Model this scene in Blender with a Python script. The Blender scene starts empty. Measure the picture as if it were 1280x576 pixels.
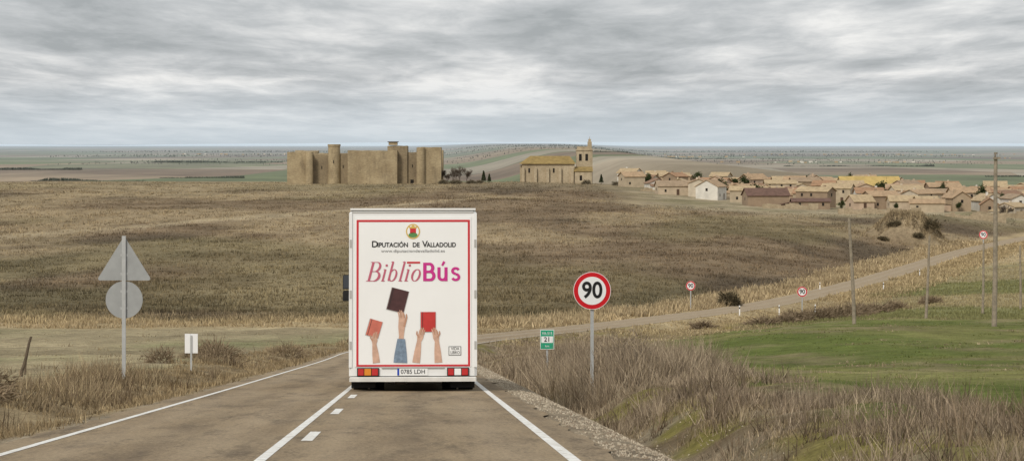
import bpy, math, random
import numpy as np
from mathutils import Vector, Matrix, Euler
random.seed(7); rng=np.random.default_rng(11)
scene=bpy.context.scene
C=scene.collection

# ------------------------------------------------------------------ noise
def _hash(ix,iy,seed):
    n=(ix*374761393+iy*668265263+seed*1442695)&0xffffffff
    n=((n^(n>>13))*1274126177)&0xffffffff
    return ((n^(n>>16))&0xffff)/65535.0
def vnoise(x,y,seed=0):
    x=np.asarray(x,float);y=np.asarray(y,float)
    fx=np.floor(x);fy=np.floor(y);ix=fx.astype(np.int64);iy=fy.astype(np.int64)
    u=x-fx;v=y-fy;u=u*u*(3-2*u);v=v*v*(3-2*v)
    a=_hash(ix,iy,seed);b=_hash(ix+1,iy,seed);c=_hash(ix,iy+1,seed);d=_hash(ix+1,iy+1,seed)
    return (a*(1-u)+b*u)*(1-v)+(c*(1-u)+d*u)*v
def fbm(x,y,s,o=4,seed=0):
    r=0;a=.5;t=0;x=np.asarray(x,float)/s;y=np.asarray(y,float)/s
    for i in range(o):
        r=r+a*vnoise(x,y,seed+i*17);t+=a;a*=.5;x=x*2.03+5.1;y=y*2.03+1.7
    return r/t
def sst(x,a,b):
    t=np.clip((np.asarray(x,float)-a)/(b-a),0,1);return t*t*(3-2*t)

# ------------------------------------------------------------------ road alignment + terrain
rows=list(np.arange(-40,60,.4)); y=60.
while y<90000: rows.append(y); y*=1.0125
rows=np.array(rows)
def smooth_interp(xs,ys,q,w):
    acc=0
    for k in np.linspace(-1,1,9): acc=acc+np.interp(q+k*w*np.clip(q,20,400)/100,xs,ys)
    return acc/9
_ry=[-60,0,48,100,133,160,185,215,270,310,380,460,570,620,700,760,90000]
_rx=[1.01,-1.37,-3.28,-5.34,-6.65,-6.0,-2.2,6.2,20.2,31.5,51.6,74.6,105.6,122,160,200,200]
_rz=[3.68,-1.1,-4.925,-9.02,-11.5,-13.4,-14.9,-16.5,-19.2,-21.0,-22.9,-24.2,-25.8,-26.4,-25.4,-24,-24]
# extend straight before the curve keeps exact
rowX=smooth_interp(_ry,_rx,rows,9); rowZ=smooth_interp(_ry,_rz,rows,9)
def Xr(y): return np.interp(y,rows,rowX)
def Zr(y): return np.interp(y,rows,rowZ)
_py=[-60,0,48,100,133,185,215,240,270,330,400,500,570,650,750,850,960,1050,1250,1600,2200,90000]
_pl=[3.68,-1.1,-4.925,-9.02,-11.5,-14.9,-16.4,-17.4,-18.7,-20.4,-21.2,-21,-20.3,-19.1,-17.7,-16.8,-16.1,-17,-26,-55,-80,-80]
_pr=[3.68,-1.1,-4.925,-9.02,-11.5,-14.7,-16.2,-17.6,-19.0,-21.3,-22.3,-22.6,-22.6,-22.5,-21.8,-20.9,-19.9,-20.2,-32,-58,-80,-80]
RE=3.1; LE=-2.75
def H(x,y):
    x=np.asarray(x,float);y=np.asarray(y,float)
    off=x-Xr(y); z0=Zr(y)
    d=np.where(off>0,off-RE,LE-off)
    t=sst(x,0,110)
    B=smooth_interp(_py,_pl,y,6)*(1-t)+smooth_interp(_py,_pr,y,6)*t
    # right hand embankment and the earth mound beside the road
    B=B+2.2*sst(off,14,30)*sst(y,430,540)*(1-sst(y,640,720))
    B=B+.9*sst(off,9,22)*sst(y,110,160)*(1-sst(y,200,240))
    B=B+(fbm(x,y,60,3,5)-.5)*1.1*sst(np.abs(off),15,60)*sst(y,150,320)*(1-sst(y,900,1100)*.5)
    k=sst(d,2+y*.008,12+y*.05)
    z=z0*(1-k)+B*k
    near=1-sst(y,120,190)
    R=off>0
    z=z+np.where(R,-.62*np.exp(-((d-1.75)/.75)**2)*near+(.18*sst(d,2.6,5.0)-.30*sst(d,5.5,9))*near,0)
    z=z-np.where(R,.45*sst(d,.3,3)*(1-sst(d,14,24))*sst(y,85,120)*(1-sst(y,300,360)),0)
    z=z+np.where(~R,(-.22*np.exp(-((d-1.6)/.9)**2)+.06*sst(d,2.5,4.5)-.2*sst(d,5,9))*near,0)
    mr_=np.hypot((x-101.5)/11,(y-618)/13);z=z+7.2*(1-sst(mr_+.25*(fbm(x,y,5,3,18)-.5),.30,1.05))*(.75+.5*fbm(x,y,6,3,8))
    z=z+(fbm(x,y,1.6,3,2)-.5)*.26*sst(d,.5,3)*(1-sst(y,150,400))
    z=z+(fbm(x,y,9,3,3)-.5)*.4*sst(d,3,12)*(1-sst(y,1000,1500))
    z=z-np.where(d<.12,.03,.012)-np.where(d<-.3,.06,0)
    return z

def mixc(a,b,t):
    t=np.asarray(t)[...,None];return a*(1-t)+b*t
def col(*c): return np.array(c,float)
def terrain_color(x,y):
    x=np.asarray(x,float);y=np.asarray(y,float)
    off=x-Xr(y); d=np.where(off>0,off-RE,LE-off); R=off>0
    n1=fbm(x,y,14,4,21);n2=fbm(x,y,2.2,3,31);n3=fbm(x*1.0,y*.35,28,4,41)
    hill=mixc(col(.165,.120,.075),col(.235,.175,.110),sst(n1,.3,.7))
    dk=sst(fbm(x,y*.30,45,4,55),.45,.60); hill=mixc(hill,col(.100,.078,.053),dk*.8)
    g=sst(n3,.55,.64); hill=mixc(hill,col(.40,.315,.19),g*.55)
    ol=sst(fbm(x,y*.4,60,3,57),.5,.65); hill=mixc(hill,col(.17,.15,.075),ol*.45)
    crest=sst(y,640,860)*sst(-x,10,80)
    hill=mixc(hill,col(.35,.28,.17),crest*.5*sst(n1,.35,.6))
    hill=mixc(hill,col(.34,.275,.17),sst(y,820,965)*.5)
    # faint farm track over the hill
    tr=np.abs(y-(640+2.6*(x+60)+.5*30*np.sin(x/22.)));hill=mixc(hill,col(.42,.34,.22),(1-sst(tr,6,16))*sst(-x,5,15)*(1-sst(-x,105,130))*.8)
    c=hill
    # golden band at hill foot
    c=mixc(c,col(.40,.315,.185),(1-sst(y+34*(n1-.5),230,254))*.9)
    # left stubble field
    lf=mixc(col(.36,.30,.185),col(.26,.25,.13),sst(fbm(x,y*.5,20,3,61),.42,.66))
    lf=mixc(lf,col(.23,.185,.115),(.5+.5*np.sin(x*2.2+y*.15))*.5*sst(n2,.3,.6))
    lf=mixc(lf,col(.22,.18,.11),sst(fbm(x*.5,y*.5,9,4,63),.52,.66)*.55)
    lfm=(~R)*(1-sst(y+6*n1,208,214))*sst(-off+1.5*n2,5.6,7.4)
    c=mixc(c,lf,lfm)
    ver=mixc(col(.22,.165,.095),col(.36,.28,.165),sst(n2,.35,.65))
    c=mixc(c,ver,(1-sst(-off+1.5*n2,5.6,7.4))*(~R)*(1-sst(y,212,236)))
    # right olive / tan strips
    rs=mixc(col(.30,.25,.14),col(.19,.185,.08),sst(np.sin(y/19.+x/60)+n1-.5,-.2,.4))
    rs=mixc(rs,col(.42,.34,.21),sst(y,420,500))
    c=mixc(c,rs,R*sst(off,6,10)*(1-sst(y,640,700))*sst(y,215,222))
    gr=mixc(col(.12,.145,.038),col(.19,.185,.068),sst(n1+.35*n2,.45,.9))
    gr=mixc(gr,col(.23,.19,.105),sst(fbm(x,y,5,4,71),.48,.66)*.7)
    c=mixc(c,gr,R*(1-sst(y+10*n1,222,232)))
    mn=fbm(x*1.6,y*.55,1.1,4,81)
    moss=mixc(col(.20,.15,.09),col(.235,.205,.065),sst(mn,.40,.62))
    moss=mixc(moss,col(.32,.265,.18),sst(fbm(x*1.5,y*.5,1.4,4,85),.5,.68)*.8)
    c=mixc(c,moss,R*(1-sst(off+2*n2-y*.025,6.8,8.4))*(1-sst(y,225,240)))
    gv=mixc(col(.42,.35,.25),col(.28,.22,.15),n2)
    c=mixc(c,gv,R*(1-sst(d+1.4*fbm(x,y*.5,.9,3,88),1.5,2.9))*(1-sst(y,100,150)))
    c=mixc(c,gv*.9,(~R)*(1-sst(d+.5*n2,.3,.8))*(1-sst(y,100,150)))
    # golden verge along the distant road
    gold=mixc(col(.46,.365,.215),col(.34,.26,.15),n2)
    c=mixc(c,gold,(1-sst(d+5*n1,5,13))*sst(y,190,240)*(1-sst(y,720,800)))
    c=mixc(c,mixc(col(.36,.28,.175),col(.19,.145,.09),sst(fbm(x,y,3,3,9),.42,.58)),(1-sst(np.hypot(x-101.5,y-618),10,15)))
    c=mixc(c,mixc(col(.36,.30,.20),col(.22,.19,.11),sst(n1,.4,.6)),sst(y,690,740)*sst(x-.02*y,10,40)*(1-sst(y,1100,1200)))
    return np.clip(c,0,1)

def new_mesh_obj(name,verts,faces,mats,mi=None,smooth=False,parent=None):
    me=bpy.data.meshes.new(name);me.from_pydata([tuple(v) for v in verts],[],faces)
    for m in mats: me.materials.append(m)
    if mi is not None and len(mats)>1: me.polygons.foreach_set('material_index',mi)
    if smooth: me.polygons.foreach_set('use_smooth',[True]*len(me.polygons))
    me.update()
    o=bpy.data.objects.new(name,me);C.objects.link(o)
    if parent: o.parent=parent
    return o

# ------------------------------------------------------------------ materials
def mk(name,color=(.5,.5,.5),rough=.8,metal=0,noise=None,bump=0,spec=.3):
    """noise=(scale,amount[,second colour])"""
    m=bpy.data.materials.new(name);m.use_nodes=True;nt=m.node_tree;b=nt.nodes['Principled BSDF']
    b.inputs['Roughness'].default_value=rough;b.inputs['Metallic'].default_value=metal
    b.inputs['Specular IOR Level'].default_value=spec
    b.inputs['Base Color'].default_value=(*color,1)
    if noise:
        tc=nt.nodes.new('ShaderNodeTexCoord');n=nt.nodes.new('ShaderNodeTexNoise')
        n.inputs['Scale'].default_value=noise[0];n.inputs['Detail'].default_value=6;n.inputs['Roughness'].default_value=.65
        nt.links.new(tc.outputs['Object'],n.inputs['Vector'])
        r=nt.nodes.new('ShaderNodeMapRange');r.inputs[1].default_value=.35;r.inputs[2].default_value=.65
        nt.links.new(n.outputs['Fac'],r.inputs[0])
        mx=nt.nodes.new('ShaderNodeMix');mx.data_type='RGBA'
        c2=noise[2] if len(noise)>2 else tuple(c*(1-noise[1]) for c in color)
        mx.inputs[6].default_value=(*color,1);mx.inputs[7].default_value=(*c2,1)
        nt.links.new(r.outputs[0],mx.inputs[0]);nt.links.new(mx.outputs[2],b.inputs['Base Color'])
        if bump:
            bp=nt.nodes.new('ShaderNodeBump');bp.inputs['Strength'].default_value=bump;bp.inputs['Distance'].default_value=.1
            nt.links.new(n.outputs['Fac'],bp.inputs['Height']);nt.links.new(bp.outputs[0],b.inputs['Normal'])
    return m
def attr_mat(name,rough=.95,noise=0):
    m=bpy.data.materials.new(name);m.use_nodes=True;nt=m.node_tree;b=nt.nodes['Principled BSDF']
    a=nt.nodes.new('ShaderNodeAttribute');a.attribute_name='Col'
    nt.links.new(a.outputs['Color'],b.inputs['Base Color']);b.inputs['Roughness'].default_value=rough
    b.inputs['Specular IOR Level'].default_value=.1
    return m
grass_mat=attr_mat('dry_grass_blades')

# ground material
gm=bpy.data.materials.new('ground_soil_grass');gm.use_nodes=True
nt=gm.node_tree;L=nt.links;N=nt.nodes;b=N['Principled BSDF'];b.inputs['Roughness'].default_value=1;b.inputs['Specular IOR Level'].default_value=.05
at=N.new('ShaderNodeAttribute');at.attribute_name='Col'
geo=N.new('ShaderNodeNewGeometry')
def noise_node(scale_vec,sc,det=6,rough=.6):
    mp=N.new('ShaderNodeVectorMath');mp.operation='MULTIPLY';mp.inputs[1].default_value=scale_vec
    L.new(geo.outputs['Position'],mp.inputs[0])
    n=N.new('ShaderNodeTexNoise');n.inputs['Scale'].default_value=sc;n.inputs['Detail'].default_value=det;n.inputs['Roughness'].default_value=rough
    L.new(mp.outputs[0],n.inputs['Vector']);return n
def mr(src,a,b_,c,d):
    r=N.new('ShaderNodeMapRange');r.inputs[1].default_value=a;r.inputs[2].default_value=b_;r.inputs[3].default_value=c;r.inputs[4].default_value=d
    L.new(src,r.inputs[0]);return r.outputs[0]
def mixn(f,a,b_,mode='MIX'):
    m=N.new('ShaderNodeMix');m.data_type='RGBA';m.blend_type=mode
    if isinstance(f,float): m.inputs[0].default_value=f
    else: L.new(f,m.inputs[0])
    for i,s in ((6,a),(7,b_)):
        if isinstance(s,tuple): m.inputs[i].default_value=(*s,1)
        else: L.new(s,m.inputs[i])
    return m.outputs[2]
def math_n(op,a,b_):
    m=N.new('ShaderNodeMath');m.operation=op
    for i,s in ((0,a),(1,b_)):
        if isinstance(s,(int,float)): m.inputs[i].default_value=s
        else: L.new(s,m.inputs[i])
    return m.outputs[0]
nA=noise_node((1,1,1),9,8,.75); nB=noise_node((1,1,1),.9,6,.7); nC=noise_node((1,.3,1),.12,6,.65)
f1=mr(nA.outputs['Fac'],.3,.7,.55,1.4);f2=mr(nB.outputs['Fac'],.3,.7,.7,1.3);f3=mr(nC.outputs['Fac'],.3,.7,.72,1.25)
fac=math_n('MULTIPLY',math_n('MULTIPLY',f1,f2),f3)
vm=N.new('ShaderNodeVectorMath');vm.operation='SCALE';L.new(at.outputs['Color'],vm.inputs[0]);L.new(fac,vm.inputs['Scale'])
# distant plain : patchwork of fields
def vor(vec,sc):
    mp=N.new('ShaderNodeVectorMath');mp.operation='MULTIPLY';mp.inputs[1].default_value=vec
    L.new(geo.outputs['Position'],mp.inputs[0])
    v=N.new('ShaderNodeTexVoronoi');v.inputs['Scale'].default_value=sc;L.new(mp.outputs[0],v.inputs['Vector']);return v
v1=vor((.0016,.0008,0),1.);sx=N.new('ShaderNodeSeparateXYZ');L.new(v1.outputs['Color'],sx.inputs[0])
rp=N.new('ShaderNodeValToRGB');L.new(sx.outputs[0],rp.inputs[0]);rp.color_ramp.interpolation='CONSTANT'
cols=[(0,(.31,.235,.16)),(.15,(.14,.165,.08)),(.3,(.37,.31,.23)),(.4,(.21,.15,.105)),(.54,(.16,.19,.095)),(.68,(.36,.315,.24)),(.78,(.13,.105,.075)),(.9,(.20,.205,.125))]
e=rp.color_ramp.elements;e[0].position=0;e[0].color=(*cols[0][1],1);e[1].position=cols[1][0];e[1].color=(*cols[1][1],1)
for p,c in cols[2:]:
    q=e.new(p);q.color=(*c,1)
nD=noise_node((.0005,.00014,0),1,6,.65)
pl=mixn(mr(nD.outputs['Fac'],.42,.62,0,.5),rp.outputs[0],(.18,.155,.11))
nE=noise_node((.004,.0016,0),1,6,.7)
pl2=N.new('ShaderNodeVectorMath');pl2.operation='SCALE';L.new(pl,pl2.inputs[0]);L.new(mr(nE.outputs['Fac'],.3,.7,.65,1.35),pl2.inputs['Scale']);pl=pl2.outputs[0]
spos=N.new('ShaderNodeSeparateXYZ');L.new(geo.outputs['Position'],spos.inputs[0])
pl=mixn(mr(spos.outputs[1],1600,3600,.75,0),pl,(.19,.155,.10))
pl=mixn(mr(spos.outputs[1],2500,14000,.05,.45),pl,(.31,.335,.34))  # aerial haze painted into the plain's base colour, growing with distance
pl=mixn(mr(spos.outputs[1],10000,50000,0,.85),pl,(.43,.495,.56))  # painted haze turns bluer towards the horizon
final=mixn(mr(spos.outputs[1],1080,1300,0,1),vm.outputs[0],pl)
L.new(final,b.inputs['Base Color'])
bp=N.new('ShaderNodeBump');bp.inputs['Strength'].default_value=.6;bp.inputs['Distance'].default_value=.12
L.new(math_n('ADD',nA.outputs['Fac'],nB.outputs['Fac']),bp.inputs['Height']);L.new(bp.outputs[0],b.inputs['Normal'])

# ------------------------------------------------------------------ ground mesh
side=list(np.arange(.25,12.01,.25));s=12.4
while s<60000: side.append(s); s*=1.042
side=np.array(side);offs=np.concatenate([-side[::-1],[0],side])
OX,YY=np.meshgrid(offs,rows);XX=OX+Xr(YY);ZZ=H(XX,YY)
nr,nc=XX.shape
V=np.stack([XX,YY,ZZ],-1).reshape(-1,3)
idx=np.arange(nr*nc).reshape(nr,nc)
F=np.stack([idx[:-1,:-1],idx[:-1,1:],idx[1:,1:],idx[1:,:-1]],-1).reshape(-1,4)
def np_mesh(name,V,F,mat,cols=None,smooth=True):
    me=bpy.data.meshes.new(name);k=F.shape[1]
    me.vertices.add(len(V));me.vertices.foreach_set('co',V.astype(np.float32).ravel())
    me.loops.add(F.size);me.loops.foreach_set('vertex_index',F.astype(np.int32).ravel())
    me.polygons.add(len(F));me.polygons.foreach_set('loop_start',np.arange(0,F.size,k,dtype=np.int32))
    me.polygons.foreach_set('loop_total',np.full(len(F),k,dtype=np.int32))
    me.polygons.foreach_set('use_smooth',np.full(len(F),smooth))
    me.materials.append(mat);me.update(calc_edges=True)
    if cols is not None:
        a=me.color_attributes.new('Col','FLOAT_COLOR','POINT')
        a.data.foreach_set('color',np.concatenate([cols,np.ones((len(cols),1))],1).astype(np.float32).ravel())
    o=bpy.data.objects.new(name,me);C.objects.link(o);return o
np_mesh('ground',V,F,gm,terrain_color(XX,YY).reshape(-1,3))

# ------------------------------------------------------------------ road
rm=bpy.data.materials.new('worn_asphalt');rm.use_nodes=True
nt=rm.node_tree;L=nt.links;N=nt.nodes;b=N['Principled BSDF'];b.inputs['Roughness'].default_value=.9;b.inputs['Specular IOR Level'].default_value=.15
uv=N.new('ShaderNodeUVMap');uv.uv_map='road';geo=N.new('ShaderNodeNewGeometry')
def nuv(sv,sc,det=6,rough=.65):
    mp=N.new('ShaderNodeVectorMath');mp.operation='MULTIPLY';mp.inputs[1].default_value=sv
    L.new(uv.outputs[0],mp.inputs[0]);n=N.new('ShaderNodeTexNoise');n.inputs['Scale'].default_value=sc;n.inputs['Detail'].default_value=det;n.inputs['Roughness'].default_value=rough
    L.new(mp.outputs[0],n.inputs['Vector']);return n.outputs['Fac'],mp.outputs[0]
a1,_=nuv((1,.4,1),22,7,.88);a2,_=nuv((1,.10,1),1.5,7,.75);a3,_=nuv((1,.30,1),.5,6,.65)
cbase=mixn(mr(a2,.38,.62,0,1),(.30,.225,.138),(.215,.16,.10))
cbase=mixn(mr(a3,.42,.62,0,.6),cbase,(.36,.28,.18))
# dark tar streaks / patches
a4,_=nuv((1.6,.30,1),1.0,8,.8)
cbase=mixn(mr(a4,.50,.66,0,.85),cbase,(.115,.088,.06))
su=N.new('ShaderNodeSeparateXYZ');L.new(uv.outputs[0],su.inputs[0])
for c0 in (.55,2.2,-.7,-1.95):
    dd=math_n('ABSOLUTE',math_n('SUBTRACT',su.outputs[0],c0),0)
    cbase=mixn(mr(dd,0,.4,.28,0),cbase,(.38,.30,.205))
for c0,wd,am in ((1.35,.35,.5),(-1.3,.3,.4),(2.98,.22,.5),(-.3,.15,.4)):
    dd=math_n('ABSOLUTE',math_n('SUBTRACT',su.outputs[0],c0),0)
    a5,_=nuv((1,.2,1),2.0,5,.7)
    cbase=mixn(math_n('MULTIPLY',mr(dd,0,wd,am,0),mr(a5,.35,.6,0,1)),cbase,(.11,.083,.058))
wv=N.new('ShaderNodeVectorMath');wv.operation='MULTIPLY';wv.inputs[1].default_value=(.6,.22,1);L.new(uv.outputs[0],wv.inputs[0])
wn=N.new('ShaderNodeTexNoise');wn.inputs['Scale'].default_value=3.;wn.inputs['Detail'].default_value=5;L.new(wv.outputs[0],wn.inputs['Vector'])
wa=N.new('ShaderNodeVectorMath');wa.operation='ADD';L.new(wv.outputs[0],wa.inputs[0]);L.new(wn.outputs['Color'],wa.inputs[1])
cr=N.new('ShaderNodeTexVoronoi');cr.feature='DISTANCE_TO_EDGE';cr.inputs['Scale'].default_value=.8;L.new(wa.outputs[0],cr.inputs['Vector'])
a6,_=nuv((1,.3,1),.35,3,.5)
cbase=mixn(math_n('MULTIPLY',mr(cr.outputs['Distance'],.003,.012,.5,0),mr(a6,.42,.58,0,1)),cbase,(.08,.062,.045))
cbase=mixn(mr(su.outputs[1],150,240,0,.6),cbase,(.37,.29,.195))
vm=N.new('ShaderNodeVectorMath');vm.operation='SCALE';L.new(cbase,vm.inputs[0]);L.new(mr(a1,.35,.65,.62,1.38),vm.inputs['Scale'])
L.new(vm.outputs[0],b.inputs['Base Color'])
bp=N.new('ShaderNodeBump');bp.inputs['Strength'].default_value=.5;bp.inputs['Distance'].default_value=.02;L.new(a1,bp.inputs['Height']);L.new(bp.outputs[0],b.inputs['Normal'])

def ribbon(name,o0,o1,y0,y1,dz,mat,ncol=1,jit=0):
    ys=rows[(rows>y0)&(rows<y1)];ys=np.concatenate([[y0],ys,[y1]])
    os_=np.linspace(o0,o1,ncol+1)
    O,Y=np.meshgrid(os_,ys);
    if jit:
        O=O.copy();O[:,0]-=jit*(fbm(Y[:,0],Y[:,0]*0,1.3,4,5)-.3);O[:,-1]+=jit*(fbm(Y[:,0],Y[:,0]*0,1.1,4,9)-.3)
    X=O+Xr(Y);Z=Zr(Y)+dz
    V=np.stack([X,Y,Z],-1).reshape(-1,3);i=np.arange(X.size).reshape(X.shape)
    F=np.stack([i[:-1,:-1],i[:-1,1:],i[1:,1:],i[1:,:-1]],-1).reshape(-1,4)
    o=np_mesh(name,V,F,mat,None,False)
    u=o.data.uv_layers.new(name='road');UV=np.stack([O,Y],-1).reshape(-1,2)[F.ravel()]
    u.data.foreach_set('uv',UV.astype(np.float32).ravel());return o
ribbon('road',LE,RE,-40,760,0,rm,10,.35)
paint=bpy.data.materials.new('worn_road_paint');paint.use_nodes=True
nt=paint.node_tree;L=nt.links;N=nt.nodes;b=N['Principled BSDF'];b.inputs['Roughness'].default_value=.7
geo=N.new('ShaderNodeNewGeometry')
def npos(sc,det=6):
    n=N.new('ShaderNodeTexNoise');n.inputs['Scale'].default_value=sc;n.inputs['Detail'].default_value=det;n.inputs['Roughness'].default_value=.75
    L.new(geo.outputs['Position'],n.inputs['Vector']);return n.outputs['Fac']
cc=mixn(mr(npos(9),.5,.64,0,.75),(.80,.79,.75),(.34,.27,.19));cc=mixn(mr(npos(1.1),.4,.7,0,.35),cc,(.45,.40,.32))
spz=N.new('ShaderNodeSeparateXYZ');L.new(geo.outputs['Position'],spz.inputs[0])
cc=mixn(mr(spz.outputs[1],150,230,0,.8),cc,(.37,.29,.195))
L.new(cc,b.inputs['Base Color'])
rmk=bpy.data.objects.new('road_markings',None);C.objects.link(rmk)
for nm,a0,a1_,y0,y1 in (('edge_line_right',2.71,2.82,-40,740),('edge_line_left',-2.5,-2.41,-40,740),('centre_line',-.05,.05,-40,740)):
    ribbon(nm,a0,a1_,y0,y1,.004,paint).parent=rmk
k=0;yy=25.2-8.6*6
while yy<170:
    ribbon('dash_%02d'%k,.17,.29,yy,yy+2.4,.004,paint).parent=rmk;yy+=8.6;k+=1

# ------------------------------------------------------------------ vegetation as blade meshes
def blades(name,X,Y,h,w,cols,lean=.35,z0=None):
    n=len(X);a=rng.uniform(0,np.pi,n);z=H(X,Y)-.03 if z0 is None else z0
    la=rng.uniform(0,2*np.pi,n);ll=rng.uniform(.05,lean,n)*h
    B=np.stack([X,Y,z],-1);s=np.stack([np.cos(a)*w/2,np.sin(a)*w/2,np.zeros(n)],-1)
    T=B+np.stack([np.cos(la)*ll,np.sin(la)*ll,h*(1-.25*ll/h)],-1)
    V=np.stack([B-s,B+s,T],1).reshape(-1,3);F=np.arange(3*n).reshape(-1,3)
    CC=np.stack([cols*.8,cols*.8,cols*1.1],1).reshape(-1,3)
    return np_mesh(name,V,F,grass_mat,np.clip(CC,0,1),False)
def tufts(nt_,per,y0,y1,o0,o1,spread,pw=1.0):
    """tuft centres with log-uniform distance along the road, offset uniform"""
    Y=np.exp(rng.uniform(np.log(y0),np.log(y1),nt_)); O=rng.uniform(o0,o1,nt_)
    return Y,O
def expand(X,Y,per,spread):
    n=len(X);Xe=np.repeat(X,per)+rng.normal(0,1,n*per)*np.repeat(spread,per);Ye=np.repeat(Y,per)+rng.normal(0,1,n*per)*np.repeat(spread,per)
    return Xe,Ye
def straw(n,lo=(.24,.18,.105),hi=(.52,.41,.25),p=1.2):
    t=rng.random(n)**p;return mixc(col(*lo),col(*hi),t)
def layer(name,ntuft,per,y0,y1,o0,o1,spread,hlo,hhi,lo,hi,keep=None,wf=(.007,.00028),tint=0,lean=.85):
    Y,O=tufts(ntuft,per,y0,y1,o0,o1,spread);X=Xr(Y)+O
    if keep is not None:
        m=keep(X,Y,O);X,Y,O=X[m],Y[m],O[m]
    hs=rng.uniform(hlo,hhi,len(X))*(.3+1.25*sst(fbm(X,Y,2.5,3,77),.3,.7))
    tc=straw(len(X),lo,hi)
    Xe,Ye=expand(X,Y,per,spread*(.7+Y/150))
    h=np.repeat(hs,per)*rng.uniform(.35,1.15,len(Xe));w=(wf[0]+wf[1]*Ye)*rng.uniform(.7,1.4,len(Xe))
    cc=np.repeat(tc,per,0)*rng.uniform(.65,1.3,(len(Xe),1))
    if tint: cc=cc*(1-tint)+terrain_color(Xe,Ye)*tint*rng.uniform(.8,1.4,(len(Xe),1))
    off=Xe-Xr(Ye);g=(off>RE+.15)|(off<LE-.12)
    return blades(name,Xe[g],Ye[g],h[g],w[g],cc[g],lean)
nz=lambda s,seed,t:(lambda X,Y,O: fbm(X,Y,s,3,seed)>t)
nzl=lambda s,seed,t:(lambda X,Y,O: fbm(X*1.5,Y*.5,s,3,seed)>t)
# left verge
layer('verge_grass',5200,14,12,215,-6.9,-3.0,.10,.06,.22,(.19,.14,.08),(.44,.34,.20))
layer('verge_grass',2000,18,30,200,-7.0,-4.2,.14,.2,.5,(.14,.10,.065),(.42,.33,.20),nz(5,91,.55))
layer('verge_grass',600,22,17,45,-8.0,-4.6,.16,.15,.42,(.10,.075,.05),(.30,.23,.14),nz(3,95,.45))
layer('field_weeds',900,14,45,200,-50,-7.0,.2,.1,.28,(.14,.105,.065),(.32,.25,.15),nz(7,99,.58))
# right verge: tall dry grass ridge, and short growth on the bank
layer('verge_grass',2300,20,48,95,4.8,9.0,.14,.35,.85,(.19,.145,.10),(.46,.37,.26),lambda X,Y,O:(fbm(X,Y,4,3,12)>.43))
layer('verge_grass',2400,18,80,200,4.2,10,.16,.12,.38,(.19,.145,.10),(.44,.35,.24),nz(5,12,.38))
layer('verge_grass',1500,16,20,60,4.8,7.4,.12,.10,.34,(.19,.145,.10),(.46,.37,.26),nzl(1.6,44,.53))
layer('verge_grass',1800,18,14,60,6.0,8.6,.13,.10,.38,(.14,.105,.075),(.42,.33,.23),nzl(2.2,47,.46))
layer('bank_grass',7000,12,10,90,4.6,9.0,.09,.04,.16,(.17,.125,.07),(.44,.35,.22),nzl(1.4,33,.44),tint=.2)
layer('bank_grass',4500,12,10,110,4.6,8.8,.08,.03,.09,(.19,.165,.05),(.34,.29,.12),nzl(1.1,81,.48),tint=.4)
layer('bank_weeds',260,26,18,60,4.6,8.0,.10,.2,.5,(.10,.075,.05),(.26,.195,.13),nzl(1.5,14,.45))
# green cereal field
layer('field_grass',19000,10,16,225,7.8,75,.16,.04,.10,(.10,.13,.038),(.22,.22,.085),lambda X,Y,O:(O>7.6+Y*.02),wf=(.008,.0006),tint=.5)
layer('field_grass',2200,14,18,225,8,75,.2,.06,.18,(.24,.19,.12),(.42,.33,.22),nz(5,71,.50),wf=(.008,.0005))
# stubble on the left field
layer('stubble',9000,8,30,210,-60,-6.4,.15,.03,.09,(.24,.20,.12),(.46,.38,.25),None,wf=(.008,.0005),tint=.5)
# field edges / hill foot
layer('hill_foot_grass',4200,9,212,250,-75,-5,.35,.12,.55,(.26,.19,.11),(.52,.41,.25),nz(9,40,.36),wf=(.03,.0003),tint=.3)
layer('roadside_grass',5500,12,215,640,-12,-3.6,.3,.25,.85,(.26,.195,.115),(.58,.46,.28),None,wf=(.03,.0004))
layer('roadside_grass',2500,12,170,330,3.6,13,.3,.08,.25,(.26,.20,.11),(.50,.40,.24),None,wf=(.03,.0004))
layer('roadside_grass',3000,12,330,640,4,13,.3,.2,.6,(.26,.20,.11),(.56,.44,.26),None,wf=(.03,.0004))
# hill: dry scrub
n=56000;Y=np.exp(rng.uniform(np.log(225),np.log(1000),n));X=rng.uniform(-.27,.26,n)*Y
O=X-Xr(Y);m=(O<-9)&(~((Y>735)&(X>35)));X,Y=X[m],Y[m]
sp=.25+Y/1500;Xe,Ye=expand(X,Y,6,sp)
cc=terrain_color(Xe,Ye)*np.repeat(rng.uniform(.42,1.55,(len(X),1)),6,0)*rng.uniform(.85,1.15,(len(Xe),1))
hh=np.repeat(rng.uniform(.15,.65,len(X))*(.3+1.3*fbm(X,Y,18,3,19)),6)*rng.uniform(.5,1.1,len(Xe))
blades('hill_grass',Xe,Ye,hh,(.05+Ye*.0003),cc,.6)
# right fields rough grass
n=16000;Y=np.exp(rng.uniform(np.log(225),np.log(690),n));X=rng.uniform(.05,.27,n)*Y;O=X-Xr(Y);m=(O>8);X,Y=X[m],Y[m]
Xe,Ye=expand(X,Y,6,.3+Y/1500);cc=terrain_color(Xe,Ye)*np.repeat(rng.uniform(.7,1.4,(len(X),1)),6,0)
blades('field_margin_grass',Xe,Ye,rng.uniform(.1,.45,len(Xe)),.05+Ye*.00035,cc)
# mound tufts
n=900;X=101.5+rng.normal(0,6,n);Y=618+rng.normal(0,7,n);m=(X-Xr(Y)<-5);X,Y=X[m],Y[m];Xe,Ye=expand(X,Y,9,np.full(len(X),.4))
blades('mound_grass',Xe,Ye,rng.uniform(.3,1.1,len(Xe)),np.full(len(Xe),.2),np.repeat(straw(len(X),(.14,.105,.065),(.52,.41,.25)),9,0),.6)

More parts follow.
